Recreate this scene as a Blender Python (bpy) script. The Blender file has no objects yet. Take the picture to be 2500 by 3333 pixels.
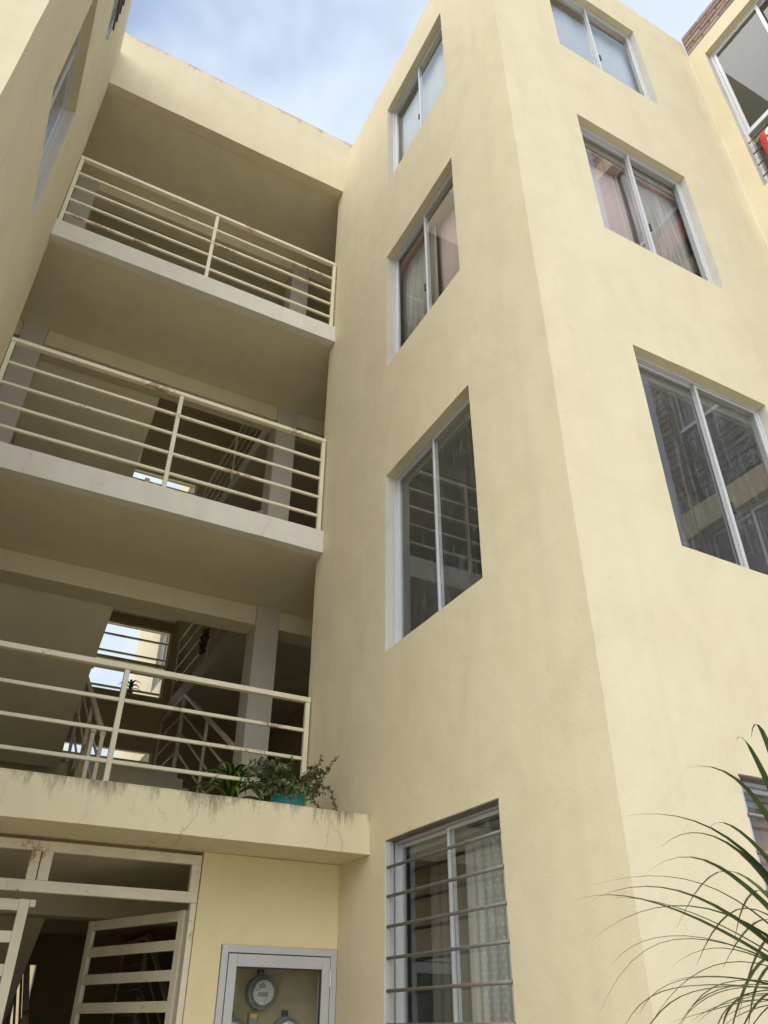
import bpy, bmesh, math, random
from mathutils import Vector, Matrix, noise

# ------------------------------------------------------------------ camera, sky, sun, exposure
SC = bpy.context.scene
COL = SC.collection
S, H = 2.4, 1.6                      # metres per layout unit, eye height


def W(x, y, z):
    """layout units (origin at the eye) -> metres (ground at z = 0)"""
    return Vector((x * S, y * S, H + z * S))


cam_d = bpy.data.cameras.new('camera')
cam = bpy.data.objects.new('camera', cam_d)
COL.objects.link(cam)
_R = ((0.88358912, -0.46823813, 0.00482879),
      (0.26339263, 0.48845629, -0.83188628),
      (0.38716222, 0.73631753, 0.55492514))
_m = Matrix(((_R[0][0], -_R[1][0], -_R[2][0], 0),
             (_R[0][1], -_R[1][1], -_R[2][1], 0),
             (_R[0][2], -_R[1][2], -_R[2][2], H),
             (0, 0, 0, 1)))
cam.matrix_world = _m
cam_d.sensor_fit = 'VERTICAL'
cam_d.sensor_height = 33.33
cam_d.sensor_width = 25.0
cam_d.lens = 25.292
cam_d.clip_start = 0.05
cam_d.clip_end = 2000
SC.camera = cam

SUN_AZ, SUN_EL = math.radians(235), math.radians(48)     # azimuth clockwise from +Y
world = bpy.data.worlds.new('World')
SC.world = world
world.use_nodes = True
wn = world.node_tree
wn.nodes.clear()


def N(nt, typ, **kw):
    n = nt.nodes.new(typ)
    for k, v in kw.items():
        setattr(n, k, v)
    return n


def setin(n, **kw):
    for k, v in kw.items():
        n.inputs[k.replace('_', ' ')].default_value = v
    return n


def L(nt, a, b):
    nt.links.new(a, b)


def ramp(nt, fac, stops, interp='LINEAR'):
    r = N(nt, 'ShaderNodeValToRGB')
    r.color_ramp.interpolation = interp
    el = r.color_ramp.elements
    while len(el) < len(stops):
        el.new(0.5)
    for e, (p, c) in zip(el, stops):
        e.position = p
        e.color = (c, c, c, 1) if isinstance(c, (int, float)) else (*c, 1)
    L(nt, fac, r.inputs['Fac'])
    return r.outputs['Color']


def mixc(nt, fac, a, b, blend='MIX'):
    m = N(nt, 'ShaderNodeMix', data_type='RGBA', blend_type=blend)
    for sock, v in ((m.inputs[0], fac), (m.inputs[6], a), (m.inputs[7], b)):
        if isinstance(v, bpy.types.NodeSocket):
            L(nt, v, sock)
        elif isinstance(v, (int, float)):
            sock.default_value = v
        else:
            sock.default_value = (*v, 1)
    return m.outputs[2]


def math_n(nt, op, a, b=None, clamp=False):
    m = N(nt, 'ShaderNodeMath', operation=op, use_clamp=clamp)
    for i, v in enumerate((a, b)):
        if v is None:
            continue
        if isinstance(v, bpy.types.NodeSocket):
            L(nt, v, m.inputs[i])
        else:
            m.inputs[i].default_value = v
    return m.outputs[0]


def noise_n(nt, vec, scale, detail=4, rough=0.55, dist=0.0):
    n = N(nt, 'ShaderNodeTexNoise')
    setin(n, Scale=scale, Detail=detail, Roughness=rough, Distortion=dist)
    if vec is not None:
        L(nt, vec, n.inputs['Vector'])
    return n.outputs['Fac']


def mapping(nt, vec, scale=(1, 1, 1), loc=(0, 0, 0), rot=(0, 0, 0)):
    m = N(nt, 'ShaderNodeMapping')
    m.inputs['Scale'].default_value = scale
    m.inputs['Location'].default_value = loc
    m.inputs['Rotation'].default_value = rot
    L(nt, vec, m.inputs['Vector'])
    return m.outputs[0]


sky = N(wn, 'ShaderNodeTexSky', sky_type='NISHITA', sun_disc=False)
sky.sun_elevation = SUN_EL
sky.sun_rotation = SUN_AZ
sky.air_density = 1.0
sky.dust_density = 0.4
sky.ozone_density = 1.0
wtc = N(wn, 'ShaderNodeTexCoord')
cl1 = noise_n(wn, mapping(wn, wtc.outputs['Generated'], (1, 1, 1.5), (0.57, 5.58, 3.39)), 3.0, 4, 0.45, 0.2)
cl2 = noise_n(wn, mapping(wn, wtc.outputs['Generated'], (1, 1, 1.3), (5.1, 1.9, 0.3)), 6.0, 3, 0.5, 0.2)
clf = math_n(wn, 'ADD', cl1, math_n(wn, 'MULTIPLY', math_n(wn, 'SUBTRACT', cl2, 0.5), 0.28))
cfac = ramp(wn, clf, [(0.36, 0.40), (0.58, 1.0)], 'EASE')
ccol = ramp(wn, cl2, [(0.32, (2.95, 3.42, 4.2)), (0.68, (3.6, 4.02, 4.6))])
wcol = mixc(wn, cfac, sky.outputs['Color'], ccol)
bg = N(wn, 'ShaderNodeBackground')
bg.inputs['Strength'].default_value = 0.14
L(wn, wcol, bg.inputs['Color'])
wo = N(wn, 'ShaderNodeOutputWorld')
L(wn, bg.outputs[0], wo.inputs['Surface'])

sun_d = bpy.data.lights.new('sun', 'SUN')
sun_d.energy = 2.05
sun_d.angle = math.radians(78)
sun_d.color = (1.0, 0.95, 0.86)
sun = bpy.data.objects.new('sun', sun_d)
COL.objects.link(sun)
_sd = Vector((math.sin(SUN_AZ) * math.cos(SUN_EL), math.cos(SUN_AZ) * math.cos(SUN_EL), math.sin(SUN_EL)))
sun.rotation_euler = _sd.to_track_quat('Z', 'Y').to_euler()
sun.location = (0, -10, 30)

SC.view_settings.view_transform = 'Standard'
SC.view_settings.look = 'None'
SC.view_settings.exposure = 0.78
SC.view_settings.gamma = 1.0
SC.view_settings.use_curve_mapping = False
SC.render.engine = 'CYCLES'
cy = SC.cycles
cy.max_bounces = 8
cy.diffuse_bounces = 5
cy.glossy_bounces = 4
cy.transparent_max_bounces = 10
cy.transmission_bounces = 4
cy.use_denoising = True
cy.sample_clamp_indirect = 6
cy.caustics_reflective = False
cy.caustics_refractive = False

# ------------------------------------------------------------------ materials
MATS = {}


def new_mat(name):
    m = bpy.data.materials.new(name)
    m.use_nodes = True
    nt = m.node_tree
    nt.nodes.clear()
    out = N(nt, 'ShaderNodeOutputMaterial')
    p = N(nt, 'ShaderNodeBsdfPrincipled')
    L(nt, p.outputs[0], out.inputs['Surface'])
    MATS[name] = m
    return m, nt, p, out


def pos_of(nt):
    return N(nt, 'ShaderNodeNewGeometry').outputs['Position']


def stucco(name, a, b, c, grain=0.30, streak=None, rough=0.92, wave=0.22, cracks=0.0):
    """painted render: soft blotches, trowel waves, sandy grain; streak = (top z in m, length) of mould runs"""
    m, nt, p, out = new_mat(name)
    P = pos_of(nt)
    big = noise_n(nt, mapping(nt, P, (1, 1, 0.7)), 0.55, 3, 0.5, 0.4)
    med = noise_n(nt, mapping(nt, P, (1.0, 1.0, 0.75), (3, 1, 7)), 2.2, 5, 0.62, 0.9)
    col = mixc(nt, ramp(nt, big, [(0.35, 0.0), (0.65, 1.0)]), a, b)
    col = mixc(nt, ramp(nt, med, [(0.44, 0.0), (0.74, 0.60)]), col, c)
    # faint rain washes
    run = noise_n(nt, mapping(nt, P, (5.5, 5.5, 0.22), (1, 4, 2)), 1.0, 3, 0.6, 0.3)
    col = mixc(nt, ramp(nt, run, [(0.50, 0.0), (0.80, 0.30)]), col, tuple(v * 0.80 for v in a))
    sp = noise_n(nt, mapping(nt, P, (1, 1, 1), (9, 2, 5)), 14.0, 3, 0.5)
    col = mixc(nt, ramp(nt, sp, [(0.66, 0.0), (0.80, 0.22)]), col, tuple(v * 0.72 for v in c))
    if streak:
        zt, ln, amt = streak
        sx = N(nt, 'ShaderNodeSeparateXYZ')
        L(nt, P, sx.inputs[0])
        d = math_n(nt, 'DIVIDE', math_n(nt, 'SUBTRACT', zt, sx.outputs['Z']), ln)   # 0 at the top edge
        thin = noise_n(nt, mapping(nt, P, (30, 30, 4.5), (0, 0, 3)), 1.0, 6, 0.78, 1.3)
        wide = noise_n(nt, mapping(nt, P, (4.2, 4.2, 0.4), (7, 0, 3)), 1.0, 4, 0.6)
        reach = math_n(nt, 'MULTIPLY', math_n(nt, 'ADD', math_n(nt, 'MULTIPLY', thin, 1.5), math_n(nt, 'MULTIPLY', math_n(nt, 'SUBTRACT', wide, 0.765), 2.1)), 1.5)
        msk = math_n(nt, 'SUBTRACT', reach, d)
        msk = ramp(nt, msk, [(0.0, 0.0), (0.62, amt)])
        col = mixc(nt, msk, col, (0.085, 0.075, 0.055))
        edge = ramp(nt, math_n(nt, 'ADD', d, math_n(nt, 'MULTIPLY', med, 0.18)), [(0.05, 0.4 * amt), (0.17, 0.0)])
        col = mixc(nt, edge, col, (0.16, 0.14, 0.11))
    if cracks:
        warp = noise_n(nt, mapping(nt, P, (1, 1, 1), (4, 4, 4)), 5.0, 6, 0.65)
        wv = N(nt, 'ShaderNodeVectorMath', operation='ADD')
        sc = N(nt, 'ShaderNodeVectorMath', operation='SCALE')
        cmb = N(nt, 'ShaderNodeCombineXYZ')
        L(nt, warp, cmb.inputs['X'])
        L(nt, cmb.outputs[0], sc.inputs[0])
        sc.inputs['Scale'].default_value = 0.30
        L(nt, P, wv.inputs[0])
        L(nt, sc.outputs[0], wv.inputs[1])
        vo = N(nt, 'ShaderNodeTexVoronoi', feature='DISTANCE_TO_EDGE')
        L(nt, mapping(nt, wv.outputs[0], (2.1, 0.02, 0.55), (0.3, 0, 0.2)), vo.inputs['Vector'])
        vo.inputs['Scale'].default_value = 1.0
        ck = ramp(nt, vo.outputs['Distance'], [(0.0, 1.0), (0.010, 0.0)])
        gate = ramp(nt, noise_n(nt, mapping(nt, P, (1, 1, 1), (2, 9, 4)), 3.0, 3), [(0.44, 0.0), (0.58, cracks)])
        ckm = math_n(nt, 'MULTIPLY', ck, gate)
        col = mixc(nt, ckm, col, (0.16, 0.13, 0.09))
    L(nt, col, p.inputs['Base Color'])
    p.inputs['Roughness'].default_value = rough
    p.inputs['Specular IOR Level'].default_value = 0.25
    g = noise_n(nt, P, 115.0, 2, 0.7)
    g2 = noise_n(nt, P, 34.0, 2, 0.55, 0.4)
    wv2 = noise_n(nt, mapping(nt, P, (1, 1, 0.8)), 3.0, 3, 0.45, 0.2)
    b1 = N(nt, 'ShaderNodeBump')
    setin(b1, Strength=wave, Distance=0.03)
    L(nt, wv2, b1.inputs['Height'])
    b2 = N(nt, 'ShaderNodeBump')
    setin(b2, Strength=grain, Distance=0.004)
    L(nt, math_n(nt, 'ADD', g, math_n(nt, 'MULTIPLY', g2, 0.8)), b2.inputs['Height'])
    L(nt, b1.outputs[0], b2.inputs['Normal'])
    L(nt, b2.outputs[0], p.inputs['Normal'])
    return m


def paint(name, col, rough=0.5, metal=0.0, var=0.08, rust=0.0, bump=0.05, scale=6.0, spec=0.5):
    m, nt, p, out = new_mat(name)
    P = pos_of(nt)
    n1 = noise_n(nt, P, scale, 5, 0.6)
    c = mixc(nt, ramp(nt, n1, [(0.3, 0.0), (0.7, 1.0)]), tuple(v * (1 - var) for v in col), tuple(min(1, v * (1 + var)) for v in col))
    if rust:
        r1 = noise_n(nt, mapping(nt, P, (1, 1, 1), (3, 3, 3)), 2.3, 2, 0.5)
        r2 = noise_n(nt, mapping(nt, P, (1, 1, 1), (1, 8, 3)), 30, 5, 0.7)
        rm = math_n(nt, 'ADD', r1, math_n(nt, 'MULTIPLY', math_n(nt, 'SUBTRACT', r2, 0.5), 0.55))
        rm = ramp(nt, rm, [(0.66 - rust, 0.0), (0.74 - rust, 0.85)])
        c = mixc(nt, rm, c, (0.34, 0.17, 0.075))
    L(nt, c, p.inputs['Base Color'])
    p.inputs['Roughness'].default_value = rough
    p.inputs['Metallic'].default_value = metal
    p.inputs['Specular IOR Level'].default_value = spec
    b = N(nt, 'ShaderNodeBump')
    setin(b, Strength=bump, Distance=0.003)
    L(nt, noise_n(nt, P, 45, 4, 0.6), b.inputs['Height'])
    L(nt, b.outputs[0], p.inputs['Normal'])
    return m


def glass(name, tint=(0.96, 0.98, 0.97), film=0.0, boost=1.6):
    m, nt, p, out = new_mat(name)
    nt.nodes.remove(p)
    P = pos_of(nt)
    geo = N(nt, 'ShaderNodeNewGeometry')
    fr = N(nt, 'ShaderNodeFresnel')
    fr.inputs['IOR'].default_value = 1.52
    f = math_n(nt, 'MULTIPLY', fr.outputs[0], boost, True)
    f = math_n(nt, 'MULTIPLY', f, math_n(nt, 'SUBTRACT', 1.0, geo.outputs['Backfacing']))
    tr = N(nt, 'ShaderNodeBsdfTransparent')
    tr.inputs['Color'].default_value = (*tint, 1)
    gl = N(nt, 'ShaderNodeBsdfGlossy')
    gl.inputs['Roughness'].default_value = 0.0
    b = N(nt, 'ShaderNodeBump')
    setin(b, Strength=0.010, Distance=0.01)
    L(nt, noise_n(nt, mapping(nt, P, (1, 1, 0.6)), 2.2, 2, 0.4), b.inputs['Height'])
    L(nt, b.outputs[0], gl.inputs['Normal'])
    mx = N(nt, 'ShaderNodeMixShader')
    L(nt, f, mx.inputs[0])
    L(nt, tr.outputs[0], mx.inputs[1])
    L(nt, gl.outputs[0], mx.inputs[2])
    last = mx.outputs[0]
    if film:
        df = N(nt, 'ShaderNodeBsdfDiffuse')
        df.inputs['Color'].default_value = (0.55, 0.56, 0.57, 1)
        w1 = noise_n(nt, mapping(nt, P, (3, 3, 1.1), (0, 0, 0), (0.5, 0.3, 0.2)), 2.6, 6, 0.62, 1.6)
        w2 = noise_n(nt, mapping(nt, P, (11, 11, 1.6), (3, 1, 0), (0.25, -0.2, 0)), 1.5, 5, 0.6, 0.8)
        ridge = math_n(nt, 'ABSOLUTE', math_n(nt, 'SUBTRACT', w1, 0.5))
        k1 = ramp(nt, ridge, [(0.0, 0.40), (0.008, 0.0)])
        k2 = ramp(nt, w2, [(0.52, 0.0), (0.85, 0.22)])
        gate = ramp(nt, noise_n(nt, P, 1.6, 2), [(0.48, 0.0), (0.62, 1.0)])
        kk = math_n(nt, 'MULTIPLY', math_n(nt, 'ADD', math_n(nt, 'ADD', math_n(nt, 'MULTIPLY', k1, gate), k2), 0.06), film, True)
        m2 = N(nt, 'ShaderNodeMixShader')
        L(nt, kk, m2.inputs[0])
        L(nt, last, m2.inputs[1])
        L(nt, df.outputs[0], m2.inputs[2])
        last = m2.outputs[0]
    L(nt, last, out.inputs['Surface'])
    return m


YA, YB, YC = (0.70, 0.622, 0.425), (0.69, 0.595, 0.415), (0.61, 0.525, 0.345)
stucco('wall_paint', YA, YB, YC)
stucco('canopy_paint', (0.68, 0.61, 0.40), (0.66, 0.58, 0.39), (0.58, 0.50, 0.33), streak=(H + 0.487 * S, 0.22, 0.72), cracks=0.42)
stucco('parapet_paint', YA, YB, YC, streak=(H + 4.352 * S, 0.16, 0.38))
stucco('porch_paint', (0.76, 0.645, 0.37), (0.74, 0.63, 0.37), (0.68, 0.57, 0.33), wave=0.2)
stucco('ceiling_paint', (0.70, 0.635, 0.44), (0.68, 0.615, 0.43), (0.60, 0.54, 0.37), grain=0.15, wave=0.2)
stucco('slab_edge_paint', (0.74, 0.71, 0.62), (0.70, 0.67, 0.59), (0.60, 0.56, 0.48), grain=0.4, wave=0.6, cracks=0.22)
stucco('reveal_plaster', (0.60, 0.57, 0.49), (0.57, 0.54, 0.47), (0.47, 0.44, 0.37), grain=0.35)
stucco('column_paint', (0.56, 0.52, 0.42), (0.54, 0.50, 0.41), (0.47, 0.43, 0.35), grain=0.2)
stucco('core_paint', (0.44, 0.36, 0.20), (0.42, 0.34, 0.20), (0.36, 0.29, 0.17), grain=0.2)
stucco('pink_room', (0.50, 0.30, 0.29), (0.48, 0.29, 0.29), (0.44, 0.26, 0.26), grain=0.1)
stucco('grey_room', (0.36, 0.36, 0.34), (0.34, 0.34, 0.33), (0.28, 0.28, 0.27), grain=0.1)
stucco('dark_room', (0.10, 0.10, 0.09), (0.09, 0.09, 0.085), (0.07, 0.07, 0.065), grain=0.1)
stucco('paving', (0.58, 0.53, 0.44), (0.55, 0.50, 0.42), (0.46, 0.42, 0.36), grain=0.4)
paint('rail_paint', (0.74, 0.68, 0.50), 0.42, rust=0.02)
paint('gate_paint', (0.70, 0.63, 0.46), 0.42, rust=-0.02)
paint('aluminium', (0.60, 0.61, 0.62), 0.38, 0.25, 0.03, bump=0.0)
paint('aluminium_dull', (0.62, 0.62, 0.62), 0.42, 0.35, 0.05)
paint('cabinet_metal', (0.56, 0.56, 0.56), 0.38, 0.35, 0.05)
paint('grille_steel', (0.20, 0.185, 0.165), 0.5, 0.5, 0.15, rust=0.05, scale=20)
paint('rubber', (0.03, 0.03, 0.035), 0.6)
paint('teal_plastic', (0.012, 0.36, 0.40), 0.35, var=0.06)
paint('terracotta', (0.32, 0.14, 0.08), 0.8)
paint('soil', (0.05, 0.035, 0.025), 0.95, var=0.3)
paint('stem_brown', (0.16, 0.09, 0.06), 0.7, var=0.2)
paint('trunk_bark', (0.20, 0.15, 0.10), 0.9, var=0.3, bump=0.6)
paint('mortar', (0.26, 0.21, 0.18), 0.95, var=0.15, bump=0.3)
paint('meter_face', (0.62, 0.62, 0.58), 0.5, var=0.03)
paint('meter_base', (0.30, 0.30, 0.29), 0.5, 0.3)
paint('ink', (0.03, 0.03, 0.03), 0.7)
paint('label_yellow', (0.62, 0.44, 0.05), 0.6)
paint('sign_red', (0.62, 0.035, 0.035), 0.45, var=0.05)
paint('sign_white', (0.80, 0.78, 0.76), 0.5, var=0.02)
paint('rope', (0.45, 0.38, 0.24), 0.9, var=0.2)
glass('glass_clear')
glass('glass_film', film=0.55)
glass('glass_dull', boost=0.5)
glass('glass_meter', tint=(0.93, 0.94, 0.93), boost=1.3)


def brick_mat():
    m, nt, p, out = new_mat('brick_clay')
    P = pos_of(nt)
    oi = N(nt, 'ShaderNodeObjectInfo')
    c = ramp(nt, oi.outputs['Random'], [(0.0, (0.25, 0.165, 0.125)), (0.5, (0.31, 0.22, 0.175)), (1.0, (0.37, 0.275, 0.225))])
    n = noise_n(nt, P, 26, 6, 0.65)
    c = mixc(nt, ramp(nt, n, [(0.4, 0.0), (0.75, 0.6)]), c, (0.14, 0.10, 0.085))
    L(nt, c, p.inputs['Base Color'])
    p.inputs['Roughness'].default_value = 0.95
    b = N(nt, 'ShaderNodeBump')
    setin(b, Strength=0.6, Distance=0.004)
    L(nt, n, b.inputs['Height'])
    L(nt, b.outputs[0], p.inputs['Normal'])


brick_mat()


def leaf_mat(name, dark, light, stripe=None, tip=None):
    m, nt, p, out = new_mat(name)
    tc = N(nt, 'ShaderNodeTexCoord')
    uv = N(nt, 'ShaderNodeUVMap')
    sx = N(nt, 'ShaderNodeSeparateXYZ')
    L(nt, uv.outputs[0], sx.inputs[0])
    P = pos_of(nt)
    n = noise_n(nt, P, 9, 4, 0.6)
    c = mixc(nt, ramp(nt, n, [(0.35, 0.0), (0.65, 1.0)]), dark, light)
    if stripe:
        d = math_n(nt, 'ABSOLUTE', math_n(nt, 'SUBTRACT', sx.outputs['X'], 0.5))
        c = mixc(nt, ramp(nt, d, [(0.13, 0.9), (0.22, 0.0)]), c, stripe)
    if tip:
        c = mixc(nt, ramp(nt, sx.outputs['Y'], [(0.80, 0.0), (0.95, 0.9)]), c, tip)
    L(nt, c, p.inputs['Base Color'])
    p.inputs['Roughness'].default_value = 0.42
    tl = N(nt, 'ShaderNodeBsdfTranslucent')
    L(nt, c, tl.inputs['Color'])
    mx = N(nt, 'ShaderNodeMixShader')
    mx.inputs[0].default_value = 0.22
    L(nt, p.outputs[0], mx.inputs[1])
    L(nt, tl.outputs[0], mx.inputs[2])
    L(nt, mx.outputs[0], out.inputs['Surface'])


leaf_mat('palm_leaf', (0.030, 0.055, 0.018), (0.065, 0.10, 0.03), tip=(0.20, 0.11, 0.055))
leaf_mat('dracaena_leaf', (0.018, 0.055, 0.015), (0.035, 0.085, 0.02), stripe=(0.26, 0.32, 0.03))
leaf_mat('plain_leaf', (0.012, 0.035, 0.010), (0.025, 0.055, 0.015))
leaf_mat('bush_leaf', (0.055, 0.095, 0.030), (0.14, 0.19, 0.07))


def curtain_mat(name, base, alt, kind):
    m, nt, p, out = new_mat(name)
    P = pos_of(nt)
    if kind == 'woven':
        n = noise_n(nt, mapping(nt, P, (55, 55, 2.2)), 1.0, 5, 0.75)
        n2 = noise_n(nt, mapping(nt, P, (6, 6, 0.7)), 1.0, 3, 0.5)
        c = mixc(nt, ramp(nt, math_n(nt, 'ADD', math_n(nt, 'MULTIPLY', n, 0.8), math_n(nt, 'MULTIPLY', n2, 0.25)), [(0.36, 0.0), (0.70, 1.0)]), base, alt)
    else:
        n = noise_n(nt, mapping(nt, P, (30, 30, 0.6)), 1.0, 3, 0.6)
        c = mixc(nt, ramp(nt, n, [(0.35, 0.0), (0.65, 1.0)]), base, alt)
        if kind == 'sequin':
            sx = N(nt, 'ShaderNodeSeparateXYZ')
            L(nt, P, sx.inputs[0])
            cb = N(nt, 'ShaderNodeCombineXYZ')
            L(nt, sx.outputs['Y'], cb.inputs['X'])
            L(nt, sx.outputs['Z'], cb.inputs['Y'])
            br = N(nt, 'ShaderNodeTexBrick')
            setin(br, Scale=1.0, Mortar_Size=0.009)
            br.inputs['Color1'].default_value = (1, 1, 1, 1)
            br.inputs['Color2'].default_value = (0, 0, 0, 1)
            br.inputs['Mortar'].default_value = (0, 0, 0, 1)
            br.inputs['Brick Width'].default_value = 0.036
            br.inputs['Row Height'].default_value = 0.030
            br.inputs['Bias'].default_value = -0.55
            L(nt, cb.outputs[0], br.inputs['Vector'])
            # columns of sequins
            col_n = ramp(nt, noise_n(nt, mapping(nt, P, (0, 9, 0)), 1.0, 1), [(0.47, 0.0), (0.50, 1.0)])
            c = mixc(nt, math_n(nt, 'MULTIPLY', ramp(nt, br.outputs['Color'], [(0.40, 0.0), (0.6, 0.9)]), col_n), c, (0.85, 0.84, 0.80))
    L(nt, c, p.inputs['Base Color'])
    p.inputs['Roughness'].default_value = 0.9
    tl = N(nt, 'ShaderNodeBsdfTranslucent')
    L(nt, c, tl.inputs['Color'])
    mx = N(nt, 'ShaderNodeMixShader')
    mx.inputs[0].default_value = 0.18
    L(nt, p.outputs[0], mx.inputs[1])
    L(nt, tl.outputs[0], mx.inputs[2])
    last = mx.outputs[0]
    if kind in ('sequin', 'sheer'):
        tr = N(nt, 'ShaderNodeBsdfTransparent')
        m2 = N(nt, 'ShaderNodeMixShader')
        m2.inputs[0].default_value = 0.30
        L(nt, last, m2.inputs[1])
        L(nt, tr.outputs[0], m2.inputs[2])
        last = m2.outputs[0]
    L(nt, last, out.inputs['Surface'])


curtain_mat('blind_woven', (0.23, 0.19, 0.18), (0.70, 0.63, 0.61), 'woven')
curtain_mat('curtain_sequin', (0.60, 0.58, 0.54), (0.80, 0.78, 0.74), 'sequin')
curtain_mat('curtain_pale', (0.74, 0.75, 0.77), (0.80, 0.81, 0.83), 'plain')
curtain_mat('curtain_rose', (0.84, 0.64, 0.65), (0.88, 0.69, 0.70), 'plain')
curtain_mat('curtain_dim', (0.20, 0.18, 0.155), (0.29, 0.265, 0.23), 'plain')
curtain_mat('curtain_pink', (0.42, 0.30, 0.28), (0.50, 0.36, 0.34), 'plain')

# ------------------------------------------------------------------ mesh helpers
UP = Vector((0, 0, 1))


def tag(o, label=None, cat=None, group=None, kind=None):
    if label:
        o['label'] = label
    if cat:
        o['category'] = cat
    if group:
        o['group'] = group
    if kind:
        o['kind'] = kind
    return o


def empty(name, loc, label=None, cat=None, group=None):
    o = bpy.data.objects.new(name, None)
    o.empty_display_size = 0.1
    o.location = loc
    COL.objects.link(o)
    return tag(o, label, cat, group)


def origin_of(o):
    v = Vector((0, 0, 0))
    while o:
        v = v + o.location
        o = o.parent
    return v


def link_mesh(name, me, mats, parent=None, loc=None):
    """loc: world position of the mesh's own origin (default: world coordinates in the mesh)"""
    o = bpy.data.objects.new(name, me)
    if not me.materials:
        for k in (mats if isinstance(mats, (list, tuple)) else [mats]):
            me.materials.append(MATS[k])
    base = origin_of(parent) if parent else Vector((0, 0, 0))
    o.location = (loc if loc is not None else Vector((0, 0, 0))) - base
    if parent:
        o.parent = parent
    COL.objects.link(o)
    return o


class MB:
    """collects simple solids (metres) into one mesh"""

    def __init__(s):
        s.v, s.f, s.mi, s.uv = [], [], [], []

    def box(s, a, b, mi=0):
        x0, x1 = sorted((a[0], b[0]))
        y0, y1 = sorted((a[1], b[1]))
        z0, z1 = sorted((a[2], b[2]))
        n = len(s.v)
        s.v += [(x0, y0, z0), (x1, y0, z0), (x1, y1, z0), (x0, y1, z0), (x0, y0, z1), (x1, y0, z1), (x1, y1, z1), (x0, y1, z1)]
        for q in ((0, 3, 2, 1), (4, 5, 6, 7), (0, 1, 5, 4), (1, 2, 6, 5), (2, 3, 7, 6), (3, 0, 4, 7)):
            s.f.append(tuple(n + i for i in q))
            s.mi.append(mi)
        return s

    def ubox(s, x0, x1, y0, y1, z0, z1, mi=0):
        return s.box(W(x0, y0, z0), W(x1, y1, z1), mi)

    def bar(s, p, q, w, h, up=UP, mi=0):
        """rectangular bar from p to q (metres)"""
        p, q = Vector(p), Vector(q)
        d = (q - p).normalized()
        r = d.cross(up)
        if r.length < 1e-4:
            r = d.cross(Vector((0, 1, 0)))
        r.normalize()
        u = r.cross(d).normalized()
        n = len(s.v)
        for c in (p, q):
            for a, b in ((-1, -1), (1, -1), (1, 1), (-1, 1)):
                s.v.append(tuple(c + r * (a * w / 2) + u * (b * h / 2)))
        for k in ((0, 1, 2, 3), (7, 6, 5, 4), (0, 4, 5, 1), (1, 5, 6, 2), (2, 6, 7, 3), (3, 7, 4, 0)):
            s.f.append(tuple(n + i for i in k))
            s.mi.append(mi)
        return s

    def tube(s, pts, rads, seg=8, mi=0, cap=True):
        pts = [Vector(p) for p in pts]
        if isinstance(rads, (int, float)):
            rads = [rads] * len(pts)
        n0 = len(s.v)
        ref = None
        for i, p in enumerate(pts):
            d = (pts[min(i + 1, len(pts) - 1)] - pts[max(i - 1, 0)]).normalized()
            if ref is None:
                ref = d.orthogonal().normalized()
            ref = (ref - d * ref.dot(d)).normalized()
            b = d.cross(ref)
            for k in range(seg):
                a = 2 * math.pi * k / seg
                s.v.append(tuple(p + (ref * math.cos(a) + b * math.sin(a)) * rads[i]))
        for i in range(len(pts) - 1):
            for k in range(seg):
                a, b = n0 + i * seg + k, n0 + i * seg + (k + 1) % seg
                s.f.append((a, b, b + seg, a + seg))
                s.mi.append(mi)
        if cap:
            s.f.append(tuple(n0 + k for k in range(seg))[::-1])
            s.f.append(tuple(n0 + (len(pts) - 1) * seg + k for k in range(seg)))
            s.mi += [mi, mi]
        return s

    def lathe(s, c, axis, prof, seg=24, mi=0):
        """prof: list of (radius, distance along axis)"""
        axis = Vector(axis).normalized()
        r0 = axis.orthogonal().normalized()
        r1 = axis.cross(r0)
        c = Vector(c)
        n0 = len(s.v)
        for r, h in prof:
            for k in range(seg):
                a = 2 * math.pi * k / seg
                s.v.append(tuple(c + axis * h + (r0 * math.cos(a) + r1 * math.sin(a)) * r))
        for i in range(len(prof) - 1):
            for k in range(seg):
                a, b = n0 + i * seg + k, n0 + i * seg + (k + 1) % seg
                s.f.append((a, b, b + seg, a + seg))
                s.mi.append(mi)
        s.f.append(tuple(n0 + k for k in range(seg))[::-1])
        s.f.append(tuple(n0 + (len(prof) - 1) * seg + k for k in range(seg)))
        s.mi += [mi, mi]
        return s

    def prism(s, poly, x0, x1, mi=0):
        """poly in (y, z) units, extruded along x (units)"""
        n = len(s.v)
        k = len(poly)
        for x in (x0, x1):
            for y, z in poly:
                s.v.append(tuple(W(x, y, z)))
        s.f.append(tuple(range(n, n + k)))
        s.f.append(tuple(range(n + 2 * k - 1, n + k - 1, -1)))
        s.mi += [mi, mi]
        for i in range(k):
            j = (i + 1) % k
            s.f.append((n + i, n + i + k, n + j + k, n + j))
            s.mi.append(mi)
        return s

    def quad(s, a, b, c, d, mi=0):
        n = len(s.v)
        s.v += [tuple(a), tuple(b), tuple(c), tuple(d)]
        s.f.append((n, n + 1, n + 2, n + 3))
        s.mi.append(mi)
        return s

    def mesh(s, name, smooth=False, bevel=0.0, recalc=True):
        me = bpy.data.meshes.new(name)
        me.from_pydata(s.v, [], s.f)
        me.polygons.foreach_set('material_index', s.mi)
        if recalc or bevel:
            bm = bmesh.new()
            bm.from_mesh(me)
            bmesh.ops.recalc_face_normals(bm, faces=bm.faces)
            if bevel:
                bmesh.ops.bevel(bm, geom=list(bm.edges), offset=bevel, segments=1, affect='EDGES', clamp_overlap=True)
            bm.to_mesh(me)
            bm.free()
        if smooth:
            me.polygons.foreach_set('use_smooth', [True] * len(me.polygons))
        return me

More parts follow.
